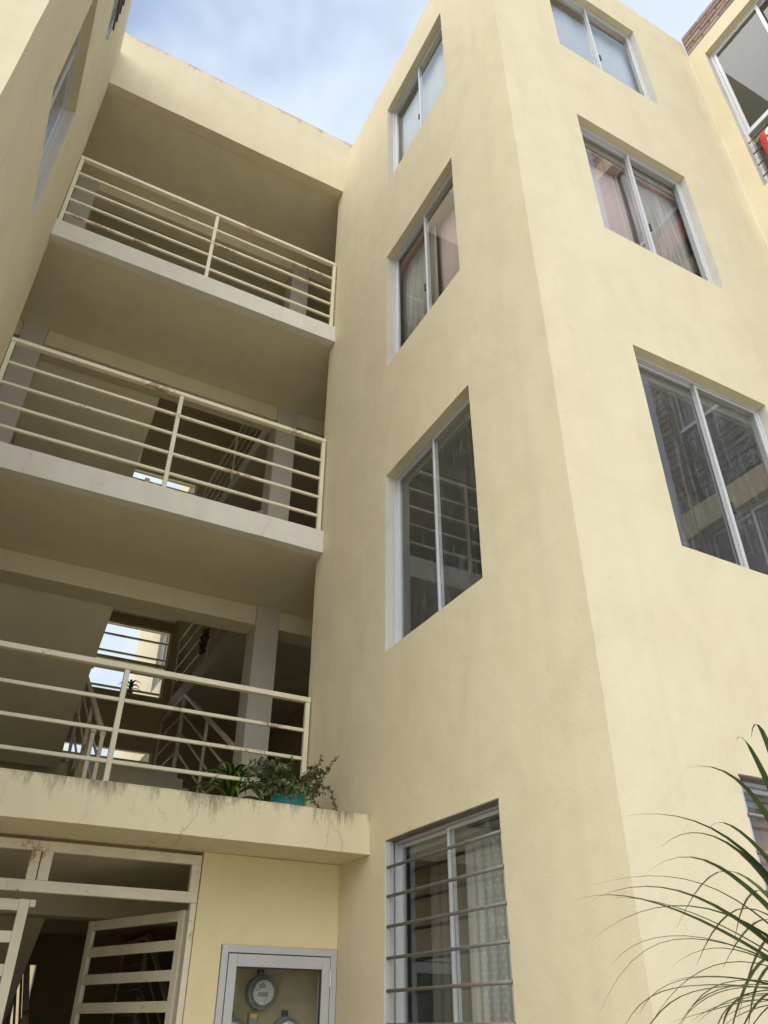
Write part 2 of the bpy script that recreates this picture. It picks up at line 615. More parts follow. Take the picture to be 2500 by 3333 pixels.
    def build(s, name, mats, parent=None, smooth=False, bevel=0.0):
        return link_mesh(name, s.mesh(name, smooth, bevel), mats, parent)


def wobble(p, amp=0.0045):
    q = p * 1.1
    n = noise.noise_vector(q)
    n2 = noise.noise_vector(p * 4.7 + Vector((7, 3, 1)))
    n3 = noise.noise_vector(p * 13.0 + Vector((1, 9, 4)))
    return p + n * amp + n2 * amp * 0.35 + n3 * amp * 0.28


def lines(a, b, cuts, step):
    xs = sorted(set([a, b] + [c for c in cuts if a < c < b]))
    out = []
    for u, v in zip(xs[:-1], xs[1:]):
        k = max(1, int(math.ceil((v - u) / step - 1e-6)))
        out += [u + (v - u) * i / k for i in range(k)]
    return out + [b]


def wall(name, mats, parent, fr, u0, u1, w0, w1, t, holes=(), step=0.045, amp=0.0048):
    """plaster wall: fr(u, depth, w) -> layout units; holes (u0,u1,w0,w1) go right through.
    material slots: 0 face, 1 reveal sides and sill, 2 reveal head"""
    us = lines(u0, u1, [h[0] for h in holes] + [h[1] for h in holes], step)
    ws = lines(w0, w1, [h[2] for h in holes] + [h[3] for h in holes], step)
    nu, nw = len(us) - 1, len(ws) - 1

    def open_(i, j):
        if not (0 <= i < nu and 0 <= j < nw):
            return 'out'
        cu, cw = (us[i] + us[i + 1]) / 2, (ws[j] + ws[j + 1]) / 2
        return any(h[0] < cu < h[1] and h[2] < cw < h[3] for h in holes)
    vid, vs, fs, mi = {}, [], [], []

    def V(i, j, d):
        k = (i, j, d)
        if k not in vid:
            vid[k] = len(vs)
            vs.append(wobble(W(*fr(us[i], t if d else 0.0, ws[j])), amp))
        return vid[k]
    for i in range(nu):
        for j in range(nw):
            if open_(i, j):
                continue
            fs.append((V(i, j, 0), V(i + 1, j, 0), V(i + 1, j + 1, 0), V(i, j + 1, 0)))
            fs.append((V(i, j, 1), V(i, j + 1, 1), V(i + 1, j + 1, 1), V(i + 1, j, 1)))
            mi += [0, 0]
            for di, dj, a, b in ((-1, 0, (0, 0), (0, 1)), (1, 0, (1, 1), (1, 0)), (0, -1, (1, 0), (0, 0)), (0, 1, (0, 1), (1, 1))):
                o = open_(i + di, j + dj)
                if o:
                    A, B = (i + a[0], j + a[1]), (i + b[0], j + b[1])
                    fs.append((V(*A, 0), V(*B, 0), V(*B, 1), V(*A, 1)))
                    mi.append(0 if o == 'out' else (2 if dj == -1 else 1))   # hole below a solid cell: the head
    me = bpy.data.meshes.new(name)
    me.from_pydata([tuple(v) for v in vs], [], fs)
    me.polygons.foreach_set('material_index', mi)
    bm = bmesh.new()
    bm.from_mesh(me)
    bmesh.ops.recalc_face_normals(bm, faces=bm.faces)
    bm.to_mesh(me)
    bm.free()
    return link_mesh(name, me, mats, parent)


# ------------------------------------------------------------------ layout numbers (units)
X1, YC_, XR, XL = 1.0, 1.031, 2.23, -0.273      # tower corner, right wing face, left wing face
YB_ = 2.41                                       # balcony fronts
LV = [-0.667, 0.487, 1.640, 2.793]               # floor levels
TOPW, TOPC = 4.16, 4.352                         # wing parapets, core parapet
T = 0.062                                        # wall thickness (15 cm)
REC = 0.028                                      # window recess

g = MB()
g.quad((-300, -300, 0), (300, -300, 0), (300, 300, 0), (-300, 300, 0))
tag(g.build('ground', 'paving'), kind='structure')

BLD = empty('apartment_building', W(X1, 2.0, LV[0]),
            'cream yellow four storey apartment block with recessed balconies between two wings', 'building')

# ------------------------------------------------------------------ frames of reference for the wall faces
f_tl = lambda u, d, w: (X1 + d, u, w)            # tower, left side (u = y)
f_tr = lambda u, d, w: (u, YC_ + d, w)           # tower, front (u = x)
f_lw = lambda u, d, w: (XL - d, u, w)            # left wing, side facing the tower
f_lf = lambda u, d, w: (u, 1.010 + d, w)         # left wing, front
f_rw = lambda u, d, w: (XR + d, u, w)            # right wing, side facing the yard

WT = ['wall_paint', 'reveal_plaster', 'wall_paint']
TLW = [(1.377, 1.888, a, b) for a, b in ((-0.235, 0.407), (0.930, 1.574), (2.084, 2.722), (3.238, 3.866))]
TRW = [(1.315, 1.842, a, b) for a, b in ((-0.235, 0.416), (0.928, 1.579), (2.093, 2.740), (3.246, 3.887))]
LWW = [(1.377, 1.850, a, b) for a, b in ((-0.235, 0.407), (0.925, 1.560), (2.078, 2.700), (3.232, 3.850))]

wall('wall', WT, BLD, f_tl, YC_ + T, 2.47, LV[0], TOPW, T, TLW)
wall('wall', WT, BLD, f_tr, X1, XR, LV[0], TOPW, T, TRW)
wall('wall', WT, BLD, f_lw, 1.010 + T, 2.45, LV[0], TOPW, T, LWW)
wall('wall', WT, BLD, f_lf, -1.60, XL, LV[0], TOPW, T, [(-1.05, -0.62, a, b) for _, _, a, b in LWW])

RWIN = [(0.492, 0.952, LV[k] + 0.059, LV[k] + 1.105) for k in (1, 2)] + [(0.492, 0.952, 2.852, 3.916), (0.492, 0.952, -0.3, 0.375)]
wall('wall', ['wall_paint', 'reveal_plaster', 'wall_paint'], BLD, f_rw, 0.492, YC_, LV[0], 4.028, T, [(a + 1e-4 if a < 0.4921 else a, b, c, d) for a, b, c, d in RWIN])

# hidden shells: back of tower, left wing, right wing, roofs and floors keep daylight out of the rooms
sh = MB()
sh.ubox(X1 + T + 0.002, XR + 0.9, 2.40, 2.47, LV[0], TOPW)
sh.ubox(XR + T, XR + 0.9, YC_ + T + 0.9, YC_ + T + 0.96, LV[0], 4.02)
sh.build('back_wall', 'wall_paint', BLD)
sh = MB()
sh.ubox(-1.60, XL - T - 0.002, 2.39, 2.45, LV[0], TOPW)
sh.ubox(-1.66, -1.602, 1.010, 2.45, LV[0], TOPW)
sh.build('back_wall', 'wall_paint', BLD)
sh = MB()
sh.ubox(XR + 0.9, XR + 0.96, 0.43, 2.47, LV[0], 4.02)
sh.build('back_wall', 'wall_paint', BLD)
for k in (1, 2, 3):
    z = LV[k]
    MB().ubox(X1 + T + 0.001, XR + T - 0.002, YC_ + T + 0.001, 2.399, z - 0.095, z).build('floor_slab', 'grey_room', BLD)
    MB().ubox(-1.60, XL - T - 0.001, 1.010 + T + 0.001, 2.389, z - 0.095, z).build('floor_slab', 'grey_room', BLD)
    MB().ubox(XR + T + 0.001, XR + 0.899, 0.50, 2.0, z - 0.095, z + 0.05).build('floor_slab', 'grey_room', BLD)
MB().ubox(X1 + T + 0.001, XR - 0.002, YC_ + T + 0.001, 2.399, 3.93, 3.98).build('roof', 'grey_room', BLD)
MB().ubox(-1.60, XL - T - 0.001, 1.010 + T + 0.001, 2.389, 3.93, 3.98).build('roof', 'grey_room', BLD)
MB().ubox(XR + T + 0.001, XR + 0.899, 0.50, 2.0, 3.95, 4.00).build('roof', 'grey_room', BLD)
# room linings of the tower, storey by storey
for k, mname in enumerate(('grey_room', 'dark_room', 'pink_room', 'grey_room')):
    z0 = LV[k] + 0.001
    z1 = LV[k + 1] - 0.097 if k < 3 else 3.929
    MB().ubox(1.50, 2.2, 2.34, 2.36, z0, z1).ubox(X1 + T + 0.001, 1.499, 2.30, 2.32, z0, z1).ubox(2.17, 2.19, YC_ + 0.1, 2.33, z0, z1).ubox(
        X1 + T + 0.002, 2.16, YC_ + 0.07, 2.29, z1 - 0.012, z1).build('room_lining', mname, BLD)


# ------------------------------------------------------------------ windows
def fbox(mb, fr, u0, u1, d0, d1, w0, w1, mi=0):
    return mb.box(W(*fr(u0, d0, w0)), W(*fr(u1, d1, w1)), mi)


def window(fr, hole, glassm='glass_clear', near_first=True, latch=True, split=0.5, dull=None):
    u0, u1, w0, w1 = hole
    F = 0.0085
    mb = MB()
    e = 0.0008
    fbox(mb, fr, u0 + e, u0 + F, REC, REC + 0.028, w0 + e, w1 - e)
    fbox(mb, fr, u1 - F, u1 - e, REC, REC + 0.028, w0 + e, w1 - e)
    fbox(mb, fr, u0 + F, u1 - F, REC + 0.0005, REC + 0.0275, w1 - F, w1 - e)
    fbox(mb, fr, u0 + F, u1 - F, REC + 0.0005, REC + 0.0275, w0 + e, w0 + F)
    # inner track lips
    fbox(mb, fr, u0 + F, u0 + F + 0.003, REC + 0.012, REC + 0.015, w0 + F, w1 - F)
    fbox(mb, fr, u1 - F - 0.003, u1 - F, REC + 0.012, REC + 0.015, w0 + F, w1 - F)
    win = mb.build('window', 'aluminium', BLD, bevel=0.0012)
    um = u0 + (u1 - u0) * split
    St = 0.0085
    for q, (a, b, d) in enumerate(((u0 + F + 0.001, um + 0.0045, REC + (0.003 if near_first else 0.0125)),
                    (um - 0.0045, u1 - F - 0.001, REC + (0.0125 if near_first else 0.003)))):
        s = MB()
        fbox(s, fr, a, a + St, d, d + 0.0075, w0 + F + 0.001, w1 - F - 0.001)
        fbox(s, fr, b - St, b, d, d + 0.0075, w0 + F + 0.001, w1 - F - 0.001)
        fbox(s, fr, a + St, b - St, d + 0.0004, d + 0.0071, w1 - F - 0.001 - St, w1 - F - 0.001)
        fbox(s, fr, a + St, b - St, d + 0.0004, d + 0.0071, w0 + F + 0.001, w0 + F + 0.001 + St * 1.4)
        s.build('sash', 'aluminium', win, bevel=0.0012)
        p = MB()
        fbox(p, fr, a + St - 0.001, b - St + 0.001, d + 0.0035, d + 0.0057, w0 + F + St, w1 - F - St)
        p.build('pane', 'glass_dull' if dull == q else glassm, win)
    if latch:
        l = MB()
        wl = w0 + (w1 - w0) * 0.30
        fbox(l, fr, um + 0.0055, um + 0.0135, REC + 0.0005, REC + 0.010, wl, wl + 0.035)
        l.build('latch', 'rubber', win, bevel=0.001)
    return win


window(f_tl, TLW[0], near_first=True)
window(f_tl, TLW[1], 'glass_film', near_first=True)
window(f_tl, TLW[2], dull=1)
window(f_tl, TLW[3])
window(f_tr, TRW[0], near_first=False)
window(f_tr, TRW[1], 'glass_film', near_first=False)
window(f_tr, TRW[2], dull=1, near_first=False)
window(f_tr, TRW[3], near_first=False)
for h in LWW:
    window(f_lw, h)
for h in LWW:
    window(f_lf, (-1.05, -0.62, h[2], h[3]))


def tall_window(hole, zt):
    """right wing: slider above a fixed light, transom at zt"""
    u0, u1, w0, w1 = hole
    F = 0.014
    mb = MB()
    e = 0.0008
    fr = f_rw
    fbox(mb, fr, u0 + 2 * e, u0 + F, REC, REC + 0.03, w0 + e, w1 - e)
    fbox(mb, fr, u1 - F, u1 - e, REC, REC + 0.03, w0 + e, w1 - e)
    fbox(mb, fr, u0 + F, u1 - F, REC + 0.0005, REC + 0.0295, w1 - F, w1 - e)
    fbox(mb, fr, u0 + F, u1 - F, REC + 0.0005, REC + 0.0295, w0 + e, w0 + F)
    fbox(mb, fr, u0 + F, u1 - F, REC + 0.0006, REC + 0.0294, zt - 0.008, zt + 0.008)
    win = mb.build('window', 'aluminium', BLD, bevel=0.0012)
    um = (u0 + u1) / 2 - 0.03
    for a, b, d in ((u0 + F + 0.001, um + 0.009, REC + 0.016), (um - 0.009, u1 - F - 0.001, REC + 0.003)):
        s = MB()
        St = 0.014
        z0, z1 = zt + 0.009, w1 - F - 0.001
        fbox(s, fr, a, a + St, d, d + 0.0085, z0, z1)
        fbox(s, fr, b - St, b, d, d + 0.0085, z0, z1)
        fbox(s, fr, a + St, b - St, d + 0.0004, d + 0.0081, z1 - St, z1)
        fbox(s, fr, a + St, b - St, d + 0.0004, d + 0.0081, z0, z0 + St)
        s.build('sash', 'aluminium', win, bevel=0.0012)
        p = MB()
        fbox(p, fr, a + St - 0.001, b - St + 0.001, d + 0.0035, d + 0.0057, z0 + St - 0.001, z1 - St + 0.001)
        p.build('pane', 'glass_clear', win)
    p = MB()
    fbox(p, fr, u0 + F, u1 - F, REC + 0.012, REC + 0.0142, w0 + F, zt - 0.008)
    p.build('pane', 'glass_clear', win)


for h in RWIN[:3]:
    tall_window(h, h[2] + 0.379)
window(f_rw, RWIN[3])

# ------------------------------------------------------------------ right wing brickwork and bands
BX0, BX1 = XR - 0.002, XR + 0.06
for k, (za, zb) in enumerate(((LV[1] - 0.075, LV[1] + 0.057), (LV[2] - 0.058, LV[2] + 0.055), (LV[3] - 0.058, LV[3] + 0.057), (3.916, 4.028))):
    MB().ubox(XR - 0.004, XR + 0.30, 0.425, 0.4915, za, zb).build('concrete_band', 'wall_paint', BLD, bevel=0.004)

rnd = random.Random(5)


def brick_mesh(ly, lz, lx, seed):
    r = random.Random(seed)
    mb = MB()
    mb.box((-lx / 2, -ly / 2, -lz / 2), (lx / 2, ly / 2, lz / 2))
    me = mb.mesh('brick', bevel=0.004)
    for v in me.vertices:
        v.co += Vector((r.uniform(-1, 1), r.uniform(-1, 1), r.uniform(-1, 1))) * 0.0018
    me.materials.append(MATS['brick_clay'])
    return me


CP = 0.0826                              # course height
bm_long = [brick_mesh(0.228, 0.069, 0.11, s) for s in range(5)]
bm_half = [brick_mesh(0.108, 0.069, 0.11, s + 20) for s in range(3)]
bm_pier = [brick_mesh(0.140, 0.069, 0.24, s + 40) for s in range(4)]
par = MB().box(W(XR + 0.004, 0.436, 4.029) + Vector((0.004, 0, 0)), W(XR + 0.044, 1.0295, 4.198)).build('brick_parapet', 'mortar', BLD)
y_lo, y_hi = 0.432 * S, 1.0295 * S
for c in range(5):
    zc = H + 4.0285 * S + CP * (c + 0.5) - 0.001
    y = y_hi - 0.004
    if c % 2:
        y -= 0.12
        link_mesh('brick', rnd.choice(bm_half), 'brick_clay', par, Vector((XR * S + 0.055 + rnd.uniform(-.004, .003), y + 0.06, zc)))
    while y > y_lo + 0.13:
        ln = 0.24 if y - 0.24 > y_lo - 0.02 else 0.12
        link_mesh('brick', rnd.choice(bm_long if ln > 0.2 else bm_half), 'brick_clay', par,
                  Vector((XR * S + 0.055 + rnd.uniform(-.004, .004), y - ln / 2, zc + rnd.uniform(-.0015, .0015))))
        y -= ln
for za, zb in ((LV[0], LV[1] - 0.075), (LV[1] + 0.057, LV[2] - 0.058), (LV[2] + 0.055, LV[3] - 0.058), (LV[3] + 0.057, 3.916)):
    pier = MB().ubox(XR + 0.006, XR + 0.12, 0.434, 0.4885, za + 0.0005, zb - 0.0005).build('brick_pier', 'mortar', BLD)
    zm0, zm1 = H + za * S, H + zb * S
    n = int((zm1 - zm0) / CP)
    cp = (zm1 - zm0) / n
    for c in range(n):
        link_mesh('brick', rnd.choice(bm_pier), 'brick_clay', pier,
                  Vector((XR * S + 0.124 + rnd.uniform(-.004, .004), 0.4605 * S + rnd.uniform(-.002, .002), zm0 + cp * (c + 0.5))))
MB().ubox(XR + 0.122, XR + 0.9, 0.434, 0.50, LV[0], 4.02).build('end_wall', 'mortar', BLD)
MB().ubox(XR + 0.10, XR + 0.12, 0.50, 0.502, LV[0], 4.0).build('end_wall', 'mortar', BLD)

# ------------------------------------------------------------------ core: canopy, slabs, parapet, columns, beams
f_y = lambda y: (lambda u, d, w: (u, y + d, w))
wall('canopy', ['canopy_paint', 'canopy_paint', 'canopy_paint'], BLD, f_y(1.972), XL + 0.001, X1 - 0.001, 0.387, 0.487, 0.44, step=0.05, amp=0.006)
MB().ubox(-1.2, 1.9, 2.4125, 4.62, 0.389, 0.486).build('floor_slab', 'ceiling_paint', BLD)
for k in (2, 3):
    wall('slab_edge', ['slab_edge_paint'] * 3, BLD, f_y(YB_), XL + 0.001, X1 - 0.001, LV[k] - 0.097, LV[k], 0.045, step=0.04, amp=0.006)
    MB().ubox(-1.2, 1.9, YB_ + 0.0455, 3.10, LV[k] - 0.096, LV[k] - 0.001).build('floor_slab', 'ceiling_paint', BLD)
wall('parapet', ['parapet_paint'] * 3, BLD, f_y(YB_), -1.2, 2.2, 3.866, TOPC, T, step=0.06, amp=0.006)
MB().ubox(-1.2, 1.9, YB_ + T + 0.0005, 4.7, 3.868, 3.97).build('roof', 'ceiling_paint', BLD)
for k in (0, 1, 2, 3):
    zb = (LV[k + 1] - 0.0965) if k < 3 else 3.8675
    zl = LV[k] if k else LV[0]
    for xa in (-0.305, 0.937):
        wall('column', ['column_paint'] * 3, BLD, f_y(2.962), xa, xa + 0.104, zl + 0.0005, zb, 0.118, step=0.2, amp=0.003)
    zd = zb - 0.088
    MB().ubox(-0.2005, 0.9365, 2.970, 3.085, zd, zb).build('beam', 'ceiling_paint', BLD, bevel=0.004)
    MB().ubox(1.0415, 1.90, 2.970, 3.085, zd, zb).build('beam', 'ceiling_paint', BLD, bevel=0.004)
    MB().ubox(-1.2, -0.3055, 2.970, 3.085, zd, zb).build('beam', 'ceiling_paint', BLD, bevel=0.004)

# stair hall
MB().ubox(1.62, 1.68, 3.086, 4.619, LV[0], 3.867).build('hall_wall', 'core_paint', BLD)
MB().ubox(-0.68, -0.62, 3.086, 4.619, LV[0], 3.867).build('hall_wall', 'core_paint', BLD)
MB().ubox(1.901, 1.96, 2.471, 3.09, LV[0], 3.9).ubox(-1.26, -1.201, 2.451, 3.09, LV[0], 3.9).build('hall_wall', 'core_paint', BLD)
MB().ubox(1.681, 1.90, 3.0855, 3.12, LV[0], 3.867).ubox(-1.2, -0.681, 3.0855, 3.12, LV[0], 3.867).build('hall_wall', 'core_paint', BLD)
holes = []
for k in (0, 1, 2):
    z = LV[k]
    holes += [(0.40, 0.925, z + 1.165, z + 1.60)] + ([(0.15, 0.925, z + 0.745, z + 0.845)] if k else [])
holes.append((0.468, 0.548, -0.62, 0.256))
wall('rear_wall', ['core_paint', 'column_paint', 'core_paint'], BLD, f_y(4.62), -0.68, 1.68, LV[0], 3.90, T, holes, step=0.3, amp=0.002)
for k in (0, 1, 2, 3):
    z = LV[k]
    ris = 1.1535 / 16
    y0, y1 = 3.03, 4.06
    tr = (y1 - y0) / 8
    if k < 3:
        poly = [(y0, z + 0.001)]
        for i in range(8):
            poly += [(y0 + tr * i, z + ris * (i + 1)), (y0 + tr * (i + 1), z + ris * (i + 1))]
        poly += [(y1, z + 8 * ris - 0.075), (y0 + tr * 0.9, z + 0.001)]
        MB().prism(poly, 0.43, 0.925).build('stair_flight', 'ceiling_paint', BLD)
        zl = z + 8 * ris
        MB().ubox(-0.22, 0.925, y1 + 0.0005, 4.619, zl - 0.075, zl).build('stair_landing', 'ceiling_paint', BLD)
        poly = [(y1, zl + 0.001)]
        for i in range(8):
            poly += [(y1 - tr * i, zl + ris * (i + 1)), (y1 - tr * (i + 1), zl + ris * (i + 1))]
        poly += [(y0, zl + 8 * ris - 0.145), (y1 - tr * 0.9, zl - 0.06)]
        MB().prism(poly, -0.22, 0.362).build('stair_flight', 'ceiling_paint', BLD)
    if k:
        MB().ubox(0.962, 1.619, 3.101, 4.619, z - 0.097, z).build('gallery_slab', 'column_paint', BLD, bevel=0.004)
        MB().ubox(-0.619, -0.222, 3.101, 4.619, z - 0.097, z).build('gallery_slab', 'ceiling_paint', BLD)

# rear wing seen through the stair windows
f_rr = lambda u, d, w: (1.06 + d, u, w)
RRW = [(5.15, 5.75, LV[k] + 0.44, LV[k] + 1.09) for k in range(4)]
wall('wall', WT, BLD, f_rr, 4.69, 6.75, LV[0], TOPW, T, RRW, step=0.3)
for h in RRW:
    window(f_rr, h, latch=False)
MB().ubox(1.40, 1.46, 4.70, 6.75, LV[0], TOPW).ubox(1.13, 1.40, 4.70, 6.75, 3.9, 3.95).ubox(1.13, 1.40, 6.69, 6.75, LV[0], 3.9).build('back_wall', 'grey_room', BLD)

MB().ubox(XR - 0.0035, XR - 0.0002, YC_ - 0.0035, YC_ - 0.0002, LV[0], 4.026).build('joint_seal', 'slab_edge_paint', BLD)
tag(MB().ubox(-0.6, 1.055, 6.9, 6.98, LV[0], 0.75).build('boundary_wall', 'wall_paint'), 'cream boundary wall seen through the open rear door of the stair hall', 'wall')

# porch wall beside the gate
wall('wall', ['porch_paint', 'cabinet_metal', 'cabinet_metal'], BLD, f_y(2.154), 0.607, X1 - 0.001, LV[0], 0.3865, 0.07,
     [(0.681, 0.9975, -0.45, 0.1785)], step=0.08)
MB().ubox(XL + 0.001, -0.18, 2.154, 2.224, LV[0], 0.3865).build('wall', 'porch_paint', BLD)

# stair window frames and bars
for h in holes[:-1]:
    u0, u1, w0, w1 = h
    y = 4.628
    fm = MB()
    fm.ubox(u0 + 0.0162, u1 - 0.0162, y + 0.001, y + 0.019, w1 - 0.0085, w1 - 0.0005).ubox(u0 + 0.0162, u1 - 0.0162, y + 0.001, y + 0.019, w0 + 0.0005, w0 + 0.0085)
    fm.ubox(u0 + 0.0005, u0 + 0.016, y, y + 0.02, w0 + 0.0005, w1 - 0.0005).ubox(u1 - 0.016, u1 - 0.0005, y, y + 0.02, w0 + 0.0005, w1 - 0.0005)
    sw = fm.build('stair_window', 'rail_paint', BLD)
    n = max(1, int(round((w1 - w0) / 0.105)))
    for i in range(n):
        z = w0 + (w1 - w0) * (i + (0.25 if n > 1 else 0.4)) / n
        MB().ubox(u0 + 0.0165, u1 - 0.0165, y + 0.003, y + 0.015, z - 0.0055, z + 0.0055).build('bar', 'rail_paint', sw)
    if n > 2:
        MB().ubox(u0 + 0.0165, u1 - 0.0165, y - 0.003, y + 0.018, w0 + 0.19, w0 + 0.212).build('bar', 'rail_paint', sw)


# ------------------------------------------------------------------ railings
def railing(name, label, group, p, q, posts, heights, top_h, base_l=0.0, up_q=0.0, mat='rail_paint', th=0.041, tw=0.05, bt=0.025, pt=0.038, cat='railing'):
    """p, q: foot points (units); up_q unused rise is in q.z already; posts: fractions; heights: bar heights (units)"""
    P, Q = W(*p), W(*q)
    root = empty(name, (P + Q) / 2, label, cat, group)
    d = (Q - P)
    for t in posts:
        c = P + d * t
        MB().bar(c + UP * 0.002, c + UP * (top_h * S - th - 0.0005), pt, pt, up=Vector((d.x, d.y, 0)).normalized()).build('post', mat, root, bevel=0.002)
    MB().bar(P + UP * (top_h * S - th / 2) - d.normalized() * pt * 0.55, Q + UP * (top_h * S - th / 2) + d.normalized() * pt * 0.55, tw, th).build('top_rail', mat, root, bevel=0.003)
    ts = sorted(posts)
    for h in heights:
        for a, b in zip(ts[:-1], ts[1:]):
            e = (pt / 2 + 0.0005) / d.length
            MB().bar(P + d * (a + e) + UP * h * S, P + d * (b - e) + UP * h * S, bt, bt).build('bar', mat, root, bevel=0.0015)
    return root


HB = (0.080, 0.171, 0.264, 0.359)
xa, xb = -0.262, 0.984
mid = (0.366 - xa) / (xb - xa)
for k, lab in ((1, 'cream steel balcony railing above the stained canopy, behind the turquoise flower pot'),
               (2, 'cream steel balcony railing of the middle balcony, rust patch on its top rail'),
               (3, 'cream steel balcony railing of the topmost balcony under the roof parapet')):
    railing('balcony_railing', lab, 'balcony railings of the stair block', (xa, 2.434, LV[k]), (xb, 2.434, LV[k]), (0, mid, 1), HB, 0.474)
for k in (0, 1, 2):
    z = LV[k]
    sto = ('ground floor', 'lowest balcony', 'middle balcony')[k]
    ris = 1.1535 / 2
    railing('stair_railing', 'cream stair handrail climbing away from the column, up from the ' + sto, 'stair handrails', (0.944, 3.05, z), (0.944, 4.10, z + ris), (0, 0.5, 1), (0.14, 0.24, 0.34), 0.455, pt=0.032, tw=0.05, th=0.035, bt=0.02)
    railing('landing_railing', 'short level handrail on the stair landing above the ' + sto, 'landing handrails', (0.944, 4.125, z + ris), (0.944, 4.60, z + ris), (0, 1), (0.14, 0.24, 0.34), 0.452, pt=0.03, tw=0.045, th=0.035, bt=0.02)
    railing('stair_railing', 'cream handrail beside the open stairwell of the upper flight from the ' + sto, 'stair handrails', (0.378, 4.05, z + ris), (0.378, 3.03, z + 2 * ris), (0, 0.5, 1), (0.14, 0.24, 0.34), 0.44, pt=0.035, tw=0.05, th=0.035, bt=0.02)
    railing('stair_railing', 'cream handrail on the inner side of the lower flight from the ' + sto, 'stair handrails', (0.416, 3.05, z), (0.416, 4.05, z + ris), (0, 0.5, 1), (0.14, 0.24, 0.34), 0.44, pt=0.035, tw=0.05, th=0.035, bt=0.02)
for k in (1, 2, 3):
    railing('gallery_railing', 'thin bar railing along the inner gallery behind the ' + ('lowest balcony', 'middle balcony', 'topmost balcony')[k - 1], 'gallery railings', (0.975, 3.12, LV[k]), (0.975, 4.60, LV[k]), (0, 0.52, 1), (0.10, 0.20, 0.30), 0.40, pt=0.025, tw=0.03, th=0.025, bt=0.014)

# ------------------------------------------------------------------ entrance gate
G = empty('entrance_gate', W(0.21, 2.154, LV[0]), 'cream metal double gate under the canopy, one leaf swung open inwards', 'gate')
tf = MB()
yg0, yg1 = 2.158, 2.176
tf.ubox(-0.178, 0.605, yg0, yg1, 0.355, 0.378).ubox(-0.178, 0.605, yg0, yg1, 0.266, 0.291)
for a, b in ((-0.178, -0.154), (0.189, 0.2112), (0.2138, 0.239), (0.581, 0.605)):
    tf.ubox(a, b, yg0 + 0.0004, yg1 - 0.0004, 0.2911, 0.3549)
tf.ubox(0.590, 0.605, yg0 + 0.0005, yg1 + 0.004, LV[0], 0.2655)
tf.build('transom_frame', 'gate_paint', G, bevel=0.002)
MB().ubox(0.2111, 0.2139, yg0 + 0.004, yg1, 0.28, 0.36).build('gap_strip', 'rubber', G)


def gate_leaf(h, dirv, ln, ztop=0.253):
    dirv = Vector((dirv[0], dirv[1], 0)).normalized()
    P = lambda t, z: W(h[0] + dirv.x * t, h[1] + dirv.y * t, z)
    sw = 0.0225
    m = MB()
    m.bar(P(sw / 2, LV[0] + 0.02), P(sw / 2, ztop), sw * S, 0.030, up=Vector((-dirv.y, dirv.x, 0)))
    m.bar(P(ln - sw / 2, LV[0] + 0.02), P(ln - sw / 2, ztop), sw * S, 0.030, up=Vector((-dirv.y, dirv.x, 0)))
    lf = m.build('gate_leaf', 'gate_paint', G, bevel=0.002)
    z = ztop - 0.0125
    while z > LV[0] + 0.03:
        MB().bar(P(sw + 0.0002, z), P(ln - sw - 0.0002, z), 0.028, 0.0235 * S).build('bar', 'gate_paint', lf, bevel=0.002)
        z -= 0.0652
    return lf


lf = gate_leaf((0.590, 2.190), (-0.170, 0.415), 0.43)
MB().tube([W(0.597, 2.166, 0.2665), W(0.597, 2.166, 0.235)], 0.012, 10).build('hinge', 'gate_paint', lf)
lf = gate_leaf((-0.176, 2.166), (1, 0), 0.387, 0.250)
MB().ubox(0.2115, 0.224, 2.157, 2.176, 0.234, 0.2495).build('latch', 'gate_paint', lf, bevel=0.002)
MB().tube([W(0.178, 2.150, 0.268), W(0.176, 2.150, 0.248)], 0.005, 6).build('chain', 'grille_steel', lf)

# ------------------------------------------------------------------ meter cabinet and meters
C = empty('meter_cabinet', W(0.84, 2.16, -0.45), 'grey metal meter cabinet with glass door set in the yellow wall', 'cabinet')
cx0, cx1, cz0, cz1 = 0.682, 0.9965, -0.449, 0.1775
y0, y1 = 2.149, 2.180
fm = MB()
fm.ubox(cx0, cx0 + 0.0165, y0, y1, cz0, cz1).ubox(cx1 - 0.0165, cx1, y0, y1, cz0, cz1)
fm.ubox(cx0 + 0.0165, cx1 - 0.0165, y0 + 0.0003, y1, cz1 - 0.0165, cz1).ubox(cx0 + 0.0165, cx1 - 0.0165, y0 + 0.0003, y1, cz0, cz0 + 0.0165)
fm.build('frame', 'cabinet_metal', C, bevel=0.0015)
dx0, dx1, dz0, dz1 = cx0 + 0.0185, cx1 - 0.0185, cz0 + 0.0185, cz1 - 0.0190
dm = MB()
dm.ubox(dx0, dx0 + 0.0225, y0 - 0.001, y1 - 0.006, dz0, dz1).ubox(dx1 - 0.0225, dx1, y0 - 0.001, y1 - 0.006, dz0, dz1)
dm.ubox(dx0 + 0.0227, dx1 - 0.0227, y0 - 0.0007, y1 - 0.006, dz1 - 0.0275, dz1).ubox(dx0 + 0.0227, dx1 - 0.0227, y0 - 0.0007, y1 - 0.006, dz0, dz0 + 0.0275)
door = dm.build('door', 'cabinet_metal', C, bevel=0.0015)
MB().ubox(dx0 + 0.0215, dx1 - 0.0215, y0 + 0.008, y0 + 0.0105, dz0 + 0.026, dz1 - 0.0265).build('glass', 'glass_clear', door)
MB().ubox(dx0 + 0.0217, dx1 - 0.0217, y0 + 0.002, y0 + 0.0078, dz1 - 0.0310, dz1 - 0.0277).ubox(
    dx1 - 0.0258, dx1 - 0.0228, y0 + 0.002, y0 + 0.0078, dz0 + 0.028, dz1 - 0.0312).build('gasket', 'rubber', door)
MB().tube([W(dx1 + 0.001, y0 - 0.003, 0.092), W(dx1 + 0.001, y0 - 0.003, 0.130)], 0.0065, 10).build('hinge', 'aluminium_dull', door)
